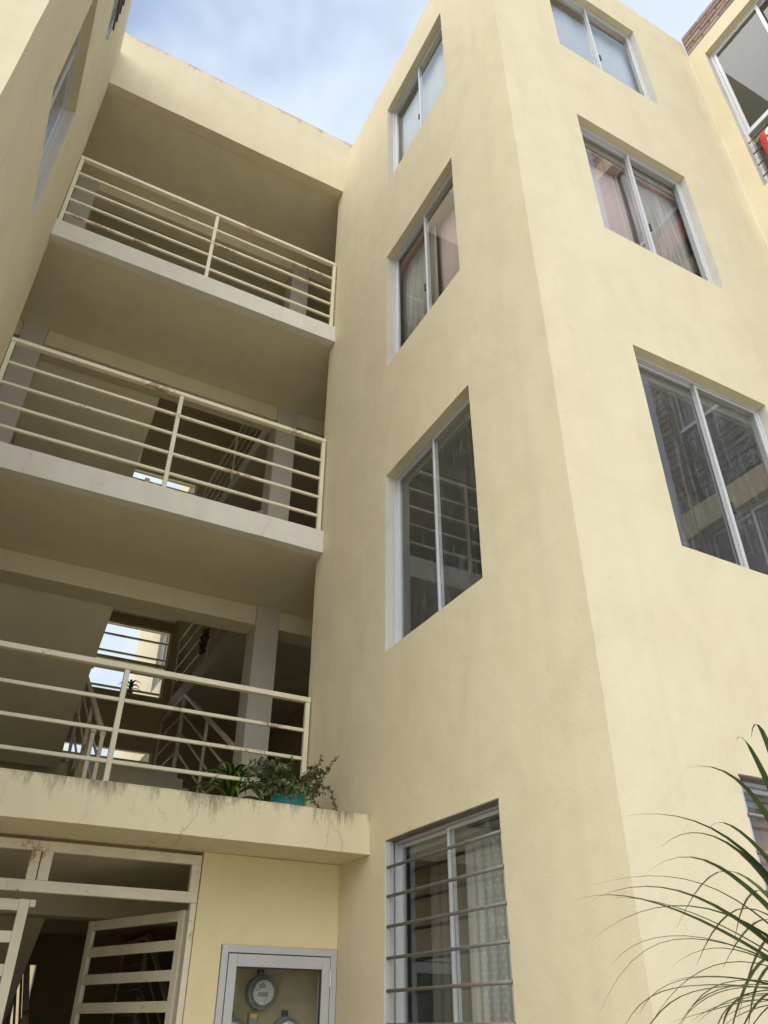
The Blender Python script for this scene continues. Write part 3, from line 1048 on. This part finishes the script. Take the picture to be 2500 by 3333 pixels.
MB().ubox(cx0, cx1, 2.262, 2.268, cz0, cz1).build('back_panel', 'core_paint', C)
MB().ubox(cx0, cx0 + 0.003, 2.182, 2.262, cz0, cz1).ubox(cx1 - 0.003, cx1, 2.182, 2.262, cz0, cz1).ubox(cx0 + 0.003, cx1 - 0.003, 2.182, 2.262, cz1 - 0.003, cz1).build('liner', 'core_paint', C)


def text_mesh(body, size, name, bold=0.0):
    cu = bpy.data.curves.new(name, 'FONT')
    cu.body = body
    cu.size = size
    cu.align_x = 'CENTER'
    cu.align_y = 'CENTER'
    cu.offset = bold
    cu.extrude = 0.0006
    ob = bpy.data.objects.new(name, cu)
    COL.objects.link(ob)
    bpy.context.view_layer.update()
    me = bpy.data.meshes.new_from_object(ob.evaluated_get(bpy.context.evaluated_depsgraph_get()))
    bpy.data.objects.remove(ob)
    me.materials.clear()
    return me


def orient(me, right, up, origin, tilt=0.0):
    right, up = Vector(right), Vector(up)
    if tilt:
        right, up = right * math.cos(tilt) + up * math.sin(tilt), up * math.cos(tilt) - right * math.sin(tilt)
    nrm = right.cross(up)
    m = Matrix(((right.x, up.x, nrm.x, origin[0]), (right.y, up.y, nrm.y, origin[1]), (right.z, up.z, nrm.z, origin[2]), (0, 0, 0, 1)))
    me.transform(m)
    return me


def meter(x, z, label, number=None):
    yb = 2.262
    c = W(x, yb, z)
    ax = Vector((0, -1, 0))
    root = empty('electricity_meter', c, label, 'meter', 'electricity meters in the cabinet')
    MB().lathe(c, ax, [(0.094, 0.001), (0.096, 0.02), (0.090, 0.045), (0.088, 0.05)], 28).build('base_ring', 'meter_base', root, smooth=False)
    MB().lathe(c, ax, [(0.066, 0.052), (0.068, 0.075), (0.066, 0.078)], 28).build('dial_face', 'meter_face', root)
    MB().lathe(c, ax, [(0.086, 0.051), (0.086, 0.115), (0.078, 0.13), (0.05, 0.136), (0.01, 0.137)], 28).build('glass_cover', 'glass_meter', root, smooth=True)
    dpl = MB()
    dpl.box(c + Vector((-0.038, -0.0795, -0.022)), c + Vector((0.030, -0.0785, 0.002)))
    dpl.build('register', 'meter_base', root)
    mk = MB()
    for i, (dx, dz, wd) in enumerate(((-0.01, 0.042, 0.05), (0.004, 0.034, 0.06), (0.0, 0.026, 0.04))):
        mk.box(c + Vector((dx - wd / 2, -0.0792, dz)), c + Vector((dx + wd / 2, -0.0785, dz + 0.0035)))
    mk.build('print', 'aluminium_dull', root)
    MB().lathe(c + Vector((0.018, -0.079, -0.046)), ax, [(0.013, 0), (0.013, 0.01), (0.010, 0.012)], 14).build('seal_knob', 'aluminium_dull', root)
    if number:
        me = orient(text_mesh(number, 0.034, 'number', 0.0006), (1, 0, 0), (0, 0, 1), c + Vector((-0.026, -0.0803, 0.028)), math.radians(24))
        link_mesh('number', me, 'ink', root)
    MB().box(c + Vector((-0.025, -0.03, 0.085)), c + Vector((0.012, -0.001, 0.125))).build('terminal', 'rubber', root, bevel=0.004)
    return root


meter(0.829, 0.080, 'round glass electricity meter with handwritten number, topmost in the cabinet', '2585')
meter(0.756, -0.012, 'round electricity meter under the numbered one, beside the cabinet door edge without hinge')
meter(0.904, -0.010, 'round electricity meter under the numbered one, beside the hinged cabinet edge')
brk = empty('breaker_box', W(0.812, 2.262, -0.01), 'small grey breaker with yellow label below the numbered meter', 'breaker')
MB().box(W(0.812, 2.262, 0.014) + Vector((-0.026, -0.045, -0.05)), W(0.812, 2.262, 0.014) + Vector((0.026, -0.001, 0.052))).build('body', 'meter_base', brk, bevel=0.003)
MB().box(W(0.812, 2.262, 0.014) + Vector((-0.021, -0.0462, 0.026)), W(0.812, 2.262, 0.014) + Vector((0.021, -0.0452, 0.046))).build('label_plate', 'label_yellow', brk)


# ------------------------------------------------------------------ window grilles
def grille(fr, hole, zs, label, du=0.004, r=0.0092, upright=True, proud=0.006):
    u0, u1, w0, w1 = hole
    root = empty('window_grille', W(*fr((u0 + u1) / 2, 0, w0)), label, 'window grille', 'barred window grilles')
    if upright:
        for u in (u0 + 0.001, u1 - 0.0125):
            m = MB()
            fbox(m, fr, u, u + 0.0115, proud, proud + 0.014, w0 + 0.001, w1 - 0.0035)
            m.build('upright', 'aluminium_dull', root, bevel=0.001)
        m = MB()
        fbox(m, fr, u0 + 0.001, u1 - 0.001, proud + 0.001, proud + 0.026, w1 - 0.0032, w1 - 0.0010)
        m.build('head_plate', 'grille_steel', root)
    for z in zs:
        MB().tube([W(*fr(u0 + 0.008, proud - 0.001, z)), W(*fr(u1 - 0.008, proud - 0.001, z))], r, 10).build('bar', 'grille_steel', root, smooth=True)
    return root


gz = [0.342 - 0.0664 * i for i in range(9)]
grille(f_tl, TLW[0], gz, 'round steel bar grille over the lace curtained window by the canopy')
grille(f_tr, TRW[0], gz, 'round steel bar grille over the pink curtained window behind the palm leaves')
grille(f_lw, LWW[3], [3.30 + 0.07 * i for i in range(8)], 'dark steel bar grille over the highest window opposite the tower', proud=-0.012)
for h, lab in zip(RWIN[:3], ('thin bar guard across the lowest tall window beside the brick pier', 'thin bar guard across the middle tall window beside the brick pier', 'thin bar guard behind the red banner')):
    grille(f_rw, h, [h[2] + 0.062 + 0.0785 * i for i in range(4)], lab, r=0.0085, upright=False, proud=0.012)

# ------------------------------------------------------------------ red banner
SG = empty('sale_banner', W(XR - 0.004, 0.72, 2.965), 'red banner with white lettering tied to the window bars', 'banner')
nb = MB()
ny, nz = 10, 5
pts = {}
for i in range(ny + 1):
    for j in range(nz + 1):
        u, w = i / ny, j / nz
        x = XR + 0.0015 - 0.004 * math.sin(u * 6) * (1 - w) - 0.002
        yy = 0.890 - 0.36 * u + 0.004 * math.sin(w * 3)
        zz = 2.965 + 0.160 * w - 0.012 * u + 0.006 * math.sin(u * math.pi) * (0.5 - w)
        pts[i, j] = len(nb.v)
        nb.v.append(tuple(W(x, yy, zz)))
for i in range(ny):
    for j in range(nz):
        nb.f.append((pts[i, j], pts[i + 1, j], pts[i + 1, j + 1], pts[i, j + 1]))
        nb.mi.append(0)
cloth = nb.build('cloth', 'sign_red', SG, smooth=True)
sol = cloth.modifiers.new('thickness', 'SOLIDIFY')
sol.thickness = 0.002
me = orient(text_mesh('S', 0.25, 'lettering', 0.006), (0, -1, 0), (0, 0, 1), W(XR - 0.0085, 0.842, 3.066), math.radians(-4))
link_mesh('lettering', me, 'sign_white', SG)
MB().tube([W(XR, 0.889, 3.120), W(XR + 0.004, 0.905, 3.108), W(XR + 0.006, 0.918, 3.112), W(XR + 0.010, 0.936, 3.150)], 0.006, 6).build('rope', 'rope', SG)
MB().tube([W(XR, 0.889, 3.122), W(XR + 0.004, 0.908, 3.122), W(XR + 0.010, 0.934, 3.148)], 0.005, 6).build('rope', 'rope', SG)


# ------------------------------------------------------------------ curtains
def curtain(fr, u0, u1, w0, w1, depth, mat, label, name='curtain', waves=9, amp=0.010, cat='curtain'):
    m = MB()
    nu = waves * 6
    for i in range(nu + 1):
        t = i / nu
        d = depth + amp * math.sin(t * waves * 2 * math.pi + 0.8 * math.sin(t * 9)) * (0.6 + 0.4 * math.sin(t * 5 + 1))
        for j, w in enumerate((w0, (w0 + w1) / 2, w1)):
            m.v.append(tuple(W(*fr(u0 + (u1 - u0) * t, d * (1.0 + 0.02 * (j - 1)), w))))
    for i in range(nu):
        for j in range(2):
            m.f.append((i * 3 + j, i * 3 + 3 + j, i * 3 + 4 + j, i * 3 + 1 + j))
            m.mi.append(0)
    o = m.build(name, mat, smooth=True)
    so = o.modifiers.new('thickness', 'SOLIDIFY')
    so.thickness = 0.0015
    return tag(o, label, cat)


curtain(f_tl, 1.36, 1.665, -0.30, 0.400, 0.095, 'curtain_sequin', 'pale lace curtain with woven squares behind the barred window by the canopy', waves=8, amp=0.012)
curtain(f_tl, 1.66, 1.92, -0.30, 0.405, 0.15, 'curtain_dim', 'dim drawn curtain in the darker half of the barred window by the canopy', waves=6)
curtain(f_tl, 1.630, 1.90, 2.04, 2.735, 0.082, 'blind_woven', 'grey brown woven blind in the window facing the middle balcony opening', 'window_blind', waves=1, amp=0.0004, cat='blind')
curtain(f_tr, 1.580, 1.86, 2.05, 2.755, 0.082, 'blind_woven', 'grey brown woven blind in the tower front window beside the rose curtain', 'window_blind', waves=1, amp=0.0004, cat='blind')
curtain(f_tl, 1.36, 1.645, 2.04, 2.735, 0.105, 'curtain_rose', 'plain rose curtain beside the woven blind in the window facing the recess', waves=2, amp=0.003)
curtain(f_tr, 1.30, 1.60, 2.05, 2.755, 0.105, 'curtain_rose', 'plain rose curtain beside the woven blind in the front window of the tower', waves=2, amp=0.003)
curtain(f_tl, 1.36, 1.90, 3.20, 3.885, 0.085, 'curtain_pale', 'pale grey curtain in the topmost window beside the sky', waves=5, amp=0.004)
curtain(f_tr, 1.30, 1.86, 3.20, 3.905, 0.085, 'curtain_pale', 'pale grey curtain in the topmost front window of the tower', waves=5, amp=0.004)
curtain(f_tr, 1.30, 1.86, -0.30, 0.43, 0.10, 'curtain_pink', 'pinkish brown curtain behind the barred window by the palm', waves=8)
curtain(f_lw, 1.36, 1.90, 2.04, 2.71, 0.12, 'curtain_dim', 'dull grey curtain in the window of the wing opposite the tower', waves=6, amp=0.006)


# ------------------------------------------------------------------ plants
def ribbon(pts, widths, side0=None, fold=0.25):
    """leaf blade along pts (metres): three columns of vertices, uv.y along the blade"""
    me = bpy.data.meshes.new('leaf')
    v, f, uv = [], [], []
    n = len(pts)
    for i, p in enumerate(pts):
        d = (pts[min(i + 1, n - 1)] - pts[max(i - 1, 0)]).normalized()
        s = d.cross(UP if side0 is None else side0)
        if s.length < 1e-3:
            s = d.orthogonal()
        s.normalize()
        nn = s.cross(d).normalized()
        w = widths[i] / 2
        for k in (-1, 0, 1):
            v.append(tuple(p + s * (w * k) + nn * (abs(k) * w * fold)))
    for i in range(n - 1):
        for k in range(2):
            f.append((i * 3 + k, i * 3 + k + 1, i * 3 + 4 + k, i * 3 + 3 + k))
            uv.append([(k / 2, i / (n - 1)), ((k + 1) / 2, i / (n - 1)), ((k + 1) / 2, (i + 1) / (n - 1)), (k / 2, (i + 1) / (n - 1))])
    me.from_pydata(v, [], f)
    l = me.uv_layers.new(name='UVMap')
    q = 0
    for face in uv:
        for c in face:
            l.data[q].uv = c
            q += 1
    me.polygons.foreach_set('use_smooth', [True] * len(me.polygons))
    return me


def blade(base, mid_, tip, n=14):
    """quadratic curve through the middle point"""
    t = 0.52
    c = (mid_ - base * (1 - t) ** 2 - tip * t * t) / (2 * t * (1 - t))
    return [base * (1 - s) ** 2 + c * (2 * s * (1 - s)) + tip * s * s for s in (i / n for i in range(n + 1))]


CR = W(0.969, 0.693, 0.026)
PALM = empty('palm_plant', (CR.x, CR.y, 0), 'palm with long thin arching dark green leaves in front of the tower', 'palm')
tk = []
for i in range(9):
    t = i / 8
    tk.append(Vector((CR.x + 0.02 * math.sin(t * 4), CR.y + 0.015 * math.cos(t * 5), (CR.z - 0.02) * t)))
MB().tube(tk, [0.13, 0.10, 0.08, 0.07, 0.065, 0.06, 0.055, 0.05, 0.03], 14).build('trunk', 'trunk_bark', PALM, smooth=True)
LEAVES = [(0.815, 0.613, 0.203, 0.705, 0.61, 0.252), (0.846, 0.624, 0.245, 0.812, 0.628, 0.297), (0.825, 0.593, 0.255, 0.786, 0.583, 0.293), (0.842, 0.683, 0.185, 0.732, 0.748, 0.221), (0.842, 0.688, 0.183, 0.779, 0.756, 0.188), (0.792, 0.617, 0.168, 0.69, 0.615, 0.175), (0.763, 0.64, 0.144, 0.647, 0.644, 0.143), (0.858, 0.747, 0.148, 0.778, 0.853, 0.159), (0.764, 0.699, 0.129, 0.657, 0.748, 0.112), (0.748, 0.713, 0.115, 0.625, 0.75, 0.12), (0.876, 0.789, 0.121, 0.812, 0.895, 0.154), (0.807, 0.724, 0.121, 0.707, 0.817, 0.084), (0.857, 0.786, 0.098, 0.797, 0.909, 0.071), (0.799, 0.751, 0.091, 0.741, 0.839, 0.034), (0.85, 0.783, 0.055, 0.815, 0.87, 0.018), (0.772, 0.739, 0.042, 0.701, 0.766, 0.006), (0.867, 0.763, 0.069, 0.836, 0.867, 0.005), (0.884, 0.818, 0.044, 0.875, 0.935, -0.003), (0.869, 0.733, 0.079, 0.817, 0.786, 0.074), (0.896, 0.726, 0.125, 0.888, 0.819, 0.082), (0.905, 0.779, 0.03, 0.881, 0.861, -0.0), (0.803, 0.707, 0.041, 0.725, 0.735, -0.009), (0.893, 0.783, 0.056, 0.862, 0.865, 0.048), (0.9, 0.763, 0.035, 0.879, 0.835, -0.003), (0.871, 0.731, 0.023, 0.828, 0.761, -0.005), (0.808, 0.699, 0.04, 0.72, 0.717, 0.003), (0.94, 0.792, 0.039, 0.945, 0.885, 0.014), (0.899, 0.745, 0.03, 0.881, 0.789, 0.002), (0.941, 0.762, 0.041, 0.96, 0.837, -0.003)]
rp = random.Random(11)
leaf_list = []
for n_, a in enumerate(LEAVES):
    leaf_list.append((W(*a[:3]), W(*a[3:])))
    if n_ > 24:                       # the drooping lower whorl is denser
        j1, j2 = (Vector((rp.uniform(-1, 1), rp.uniform(-1, 1), rp.uniform(-1, 0.6))) for _ in range(2))
        leaf_list.append((W(*a[:3]) + j1 * 0.035 + Vector((0.02, 0.02, 0.0)), W(*a[3:]) + j2 * 0.07 + Vector((0.02, 0.02, -0.01))))
for i in range(44):
    az = rp.uniform(-0.7, 1.2)
    ln = rp.uniform(0.45, 0.85)
    up = rp.uniform(-0.05, 0.75)
    dv = Vector((math.cos(az), math.sin(az), 0))
    mid_ = CR + dv * ln * 0.5 + UP * ln * (0.20 + up * 0.45)
    tip = CR + dv * ln * (1.15 - 0.25 * up) + UP * ln * (up * 0.75 - 0.12)
    leaf_list.append((mid_, tip))
for mid_, tip in leaf_list:
    b = CR + Vector((rp.uniform(-1, 1), rp.uniform(-1, 1), rp.uniform(-1, 0.6))) * 0.02
    pts = blade(b, mid_, tip)
    k = rp.uniform(0.75, 1.2)
    # curled, thread-like ends
    cv = Vector((rp.uniform(-1, 1), rp.uniform(-1, 1), rp.uniform(-1, 0.6))) * 0.0016
    for i in range(9, 15):
        pts[i] = pts[i] + cv * (i - 8) ** 2 * 0.7
    wd = [0.0215 * k * min(1.0, 0.55 + 1.8 * (i / 14)) * max(0.05, (1 - (i / 14) ** 2.2)) for i in range(15)]
    link_mesh('leaf', ribbon(pts, wd), 'palm_leaf', PALM)


def strap_plant(name, label, foot, pot_h, pot_r, potmat, n, ln, width, leafmat, seed, hang=0.35):
    r = random.Random(seed)
    root = empty(name, foot, label, 'potted plant')
    MB().lathe(foot, UP, [(pot_r * 0.72, 0.001), (pot_r, pot_h), (pot_r * 0.9, pot_h), (pot_r * 0.88, pot_h - 0.02)], 20).build('pot', potmat, root)
    top = foot + UP * (pot_h + ln * 0.25)
    MB().tube([foot + UP * (pot_h - 0.02), top], 0.012, 8).build('stem', 'stem_brown', root)
    for i in range(n):
        az = i * 2.4 + r.uniform(-.3, .3)
        l_ = ln * r.uniform(0.75, 1.1)
        e = 0.35 + 0.75 * (i / n)
        b = foot + UP * (pot_h + ln * 0.25 * (0.2 + 0.8 * i / n))
        dv = Vector((math.cos(az), math.sin(az), 0))
        mid_ = b + dv * l_ * 0.45 * math.cos(e) + UP * l_ * 0.55 * math.sin(e)
        tip = b + dv * l_ * 0.95 * math.cos(e * 0.8) + UP * l_ * (0.75 * math.sin(e) - hang)
        pts = blade(b, mid_, tip, 9)
        wd = [width * (0.45 + 0.55 * math.sin(math.pi * min(1, q / 9 * 0.9 + 0.12))) * (1 if q < 8 else (0.55 if q == 8 else 0.06)) for q in range(10)]
        link_mesh('leaf', ribbon(pts, wd, fold=0.3), leafmat, root)
    return root


strap_plant('potted_dracaena', 'striped strap leaved plant behind the lowest balcony railing', W(0.785, 2.555, LV[1]) + UP * 0.002, 0.24, 0.11, 'terracotta', 24, 0.52, 0.070, 'dracaena_leaf', 4)
strap_plant('potted_plant', 'small dark leafy plant on the sill of the stair window', W(0.735, 4.648, LV[1] + 1.166) + UP * 0.002, 0.05, 0.05, 'terracotta', 16, 0.24, 0.035, 'plain_leaf', 9)

# succulent bush in the turquoise pot
PF = W(0.835, 2.165, 0.487) + UP * 0.006
BUSH = empty('potted_succulent', PF, 'small leaved trailing succulent in a turquoise pot on the canopy edge', 'potted plant')
MB().lathe(PF, UP, [(0.095, 0.0), (0.118, 0.138), (0.124, 0.140), (0.124, 0.158), (0.114, 0.158), (0.111, 0.133)], 30).build('pot', 'teal_plastic', BUSH)
MB().lathe(PF, UP, [(0.109, 0.124), (0.109, 0.135)], 20).build('soil', 'soil', BUSH)
rb = random.Random(21)
stems, lv_v, lv_f, lv_uv = MB(), [], [], []


def sprig(pts, r0, every):
    stems.tube(pts, [r0 * (1 - 0.7 * i / (len(pts) - 1)) for i in range(len(pts))], 5)
    for i in range(1, len(pts)):
        a, b = pts[i - 1], pts[i]
        d = (b - a).normalized()
        k = max(1, int((b - a).length / every))
        for j in range(k):
            c = a.lerp(b, (j + 0.5) / k)
            side = d.orthogonal().normalized()
            for sgn in (-1, 1):
                s = Matrix.Rotation(rb.uniform(0, 6.28), 3, d) @ side
                sz = rb.uniform(0.008, 0.0135)
                ctr = c + s * (sz * 1.05)
                nrm = (d * rb.uniform(0.3, 1) + s.cross(d) * rb.uniform(-0.7, 0.7) + UP * 0.35).normalized()
                e1 = (s - nrm * s.dot(nrm)).normalized()
                e2 = nrm.cross(e1)
                n0 = len(lv_v)
                for q in range(7):
                    an = 2 * math.pi * q / 7
                    lv_v.append(tuple(ctr + e1 * math.cos(an) * sz + e2 * math.sin(an) * sz * 0.8 + nrm * 0.002 * math.cos(2 * an)))
                lv_f.append(tuple(range(n0, n0 + 7)))


soil = PF + UP * 0.134
for i in range(46):
    az = rb.uniform(0, 6.283)
    # lean out over the front and to the left as in a sprawling plant
    dv = Vector((math.cos(az) * 1.0 - 0.25, math.sin(az) * 0.75 - 0.10, 0))
    ln = rb.uniform(0.14, 0.31)
    h = rb.uniform(0.04, 0.27)
    b = soil + Vector((math.cos(az) * 0.06, math.sin(az) * 0.06, 0))
    p1 = b + dv * ln * 0.45 + UP * h * 0.8
    p2 = b + dv * ln * 0.95 + UP * h * rb.uniform(0.35, 1.1)
    pts = [b, b.lerp(p1, 0.5) + UP * 0.02, p1, p1.lerp(p2, 0.5) + UP * 0.01, p2]
    sprig(pts, 0.005, 0.014)
    for _ in range(2):
        q = p1.lerp(p2, rb.random())
        sprig([q, q + Vector((rb.uniform(-.06, .06), rb.uniform(-.06, .06), rb.uniform(0.0, .07)))], 0.003, 0.013)
# long arms: two rising, one trailing down beside the tower wall
sprig([soil + Vector((0.05, 0, 0)), soil + Vector((0.15, 0.0, 0.13)), soil + Vector((0.20, 0.01, 0.22)), soil + Vector((0.235, 0.01, 0.34))], 0.006, 0.012)
sprig([soil + Vector((0.06, 0, 0)), soil + Vector((0.20, -0.02, 0.10)), soil + Vector((0.27, -0.02, 0.24)), soil + Vector((0.345, -0.03, 0.345))], 0.006, 0.012)
sprig([soil + Vector((0.06, -0.03, 0)), soil + Vector((0.20, -0.04, 0.13)), soil + Vector((0.29, -0.05, 0.09)), soil + Vector((0.325, -0.06, 0.0)), soil + Vector((0.33, -0.06, -0.11))], 0.006, 0.012)
sprig([soil + Vector((0.08, -0.03, 0)), soil + Vector((0.16, -0.06, 0.02)), soil + Vector((0.20, -0.07, -0.06)), soil + Vector((0.235, -0.07, -0.13))], 0.005, 0.013)
for i in range(13):                    # shoots hanging over the rim towards the yard
    a = 3.3 + i * 0.16
    dv = Vector((math.cos(a), math.sin(a) * 1.0, 0))
    b = soil + dv * 0.08
    sprig([b, b + dv * 0.05 + UP * 0.05, b + dv * 0.11 + UP * 0.035, b + dv * 0.15 + UP * rb.uniform(-0.05, 0.01)], 0.004, 0.012)
stems.build('stems', 'stem_brown', BUSH)
me = bpy.data.meshes.new('foliage')
me.from_pydata(lv_v, [], lv_f)
me.uv_layers.new(name='UVMap')
tag(link_mesh('foliage', me, 'bush_leaf', BUSH), kind='stuff')

# wreath on the gallery railing
WC = W(0.955, 3.90, 1.75)
rw = random.Random(2)
m = MB()
for i in range(170):
    a = rw.uniform(0, 6.283)
    rr = 0.13 + rw.uniform(-.045, .045)
    c = WC + Vector((rw.uniform(-.03, .02), math.cos(a) * rr, math.sin(a) * rr))
    d = Vector((rw.uniform(-1, 1), rw.uniform(-1, 1), rw.uniform(-1, 1))).normalized()
    e = d.orthogonal().normalized()
    m.quad(c - d * 0.035, c + e * 0.012, c + d * 0.035, c - e * 0.012)
wr = empty('hanging_wreath', WC, 'round dark green wreath hung on the inner gallery railing', 'wreath')
o = m.build('foliage', 'plain_leaf', wr)
tag(o, kind='stuff')
MB().tube([WC + Vector((0.0, math.cos(a) * 0.13, math.sin(a) * 0.13)) for a in (2 * math.pi * i / 16 for i in range(17))], 0.012, 6, cap=False).build('ring', 'stem_brown', wr)
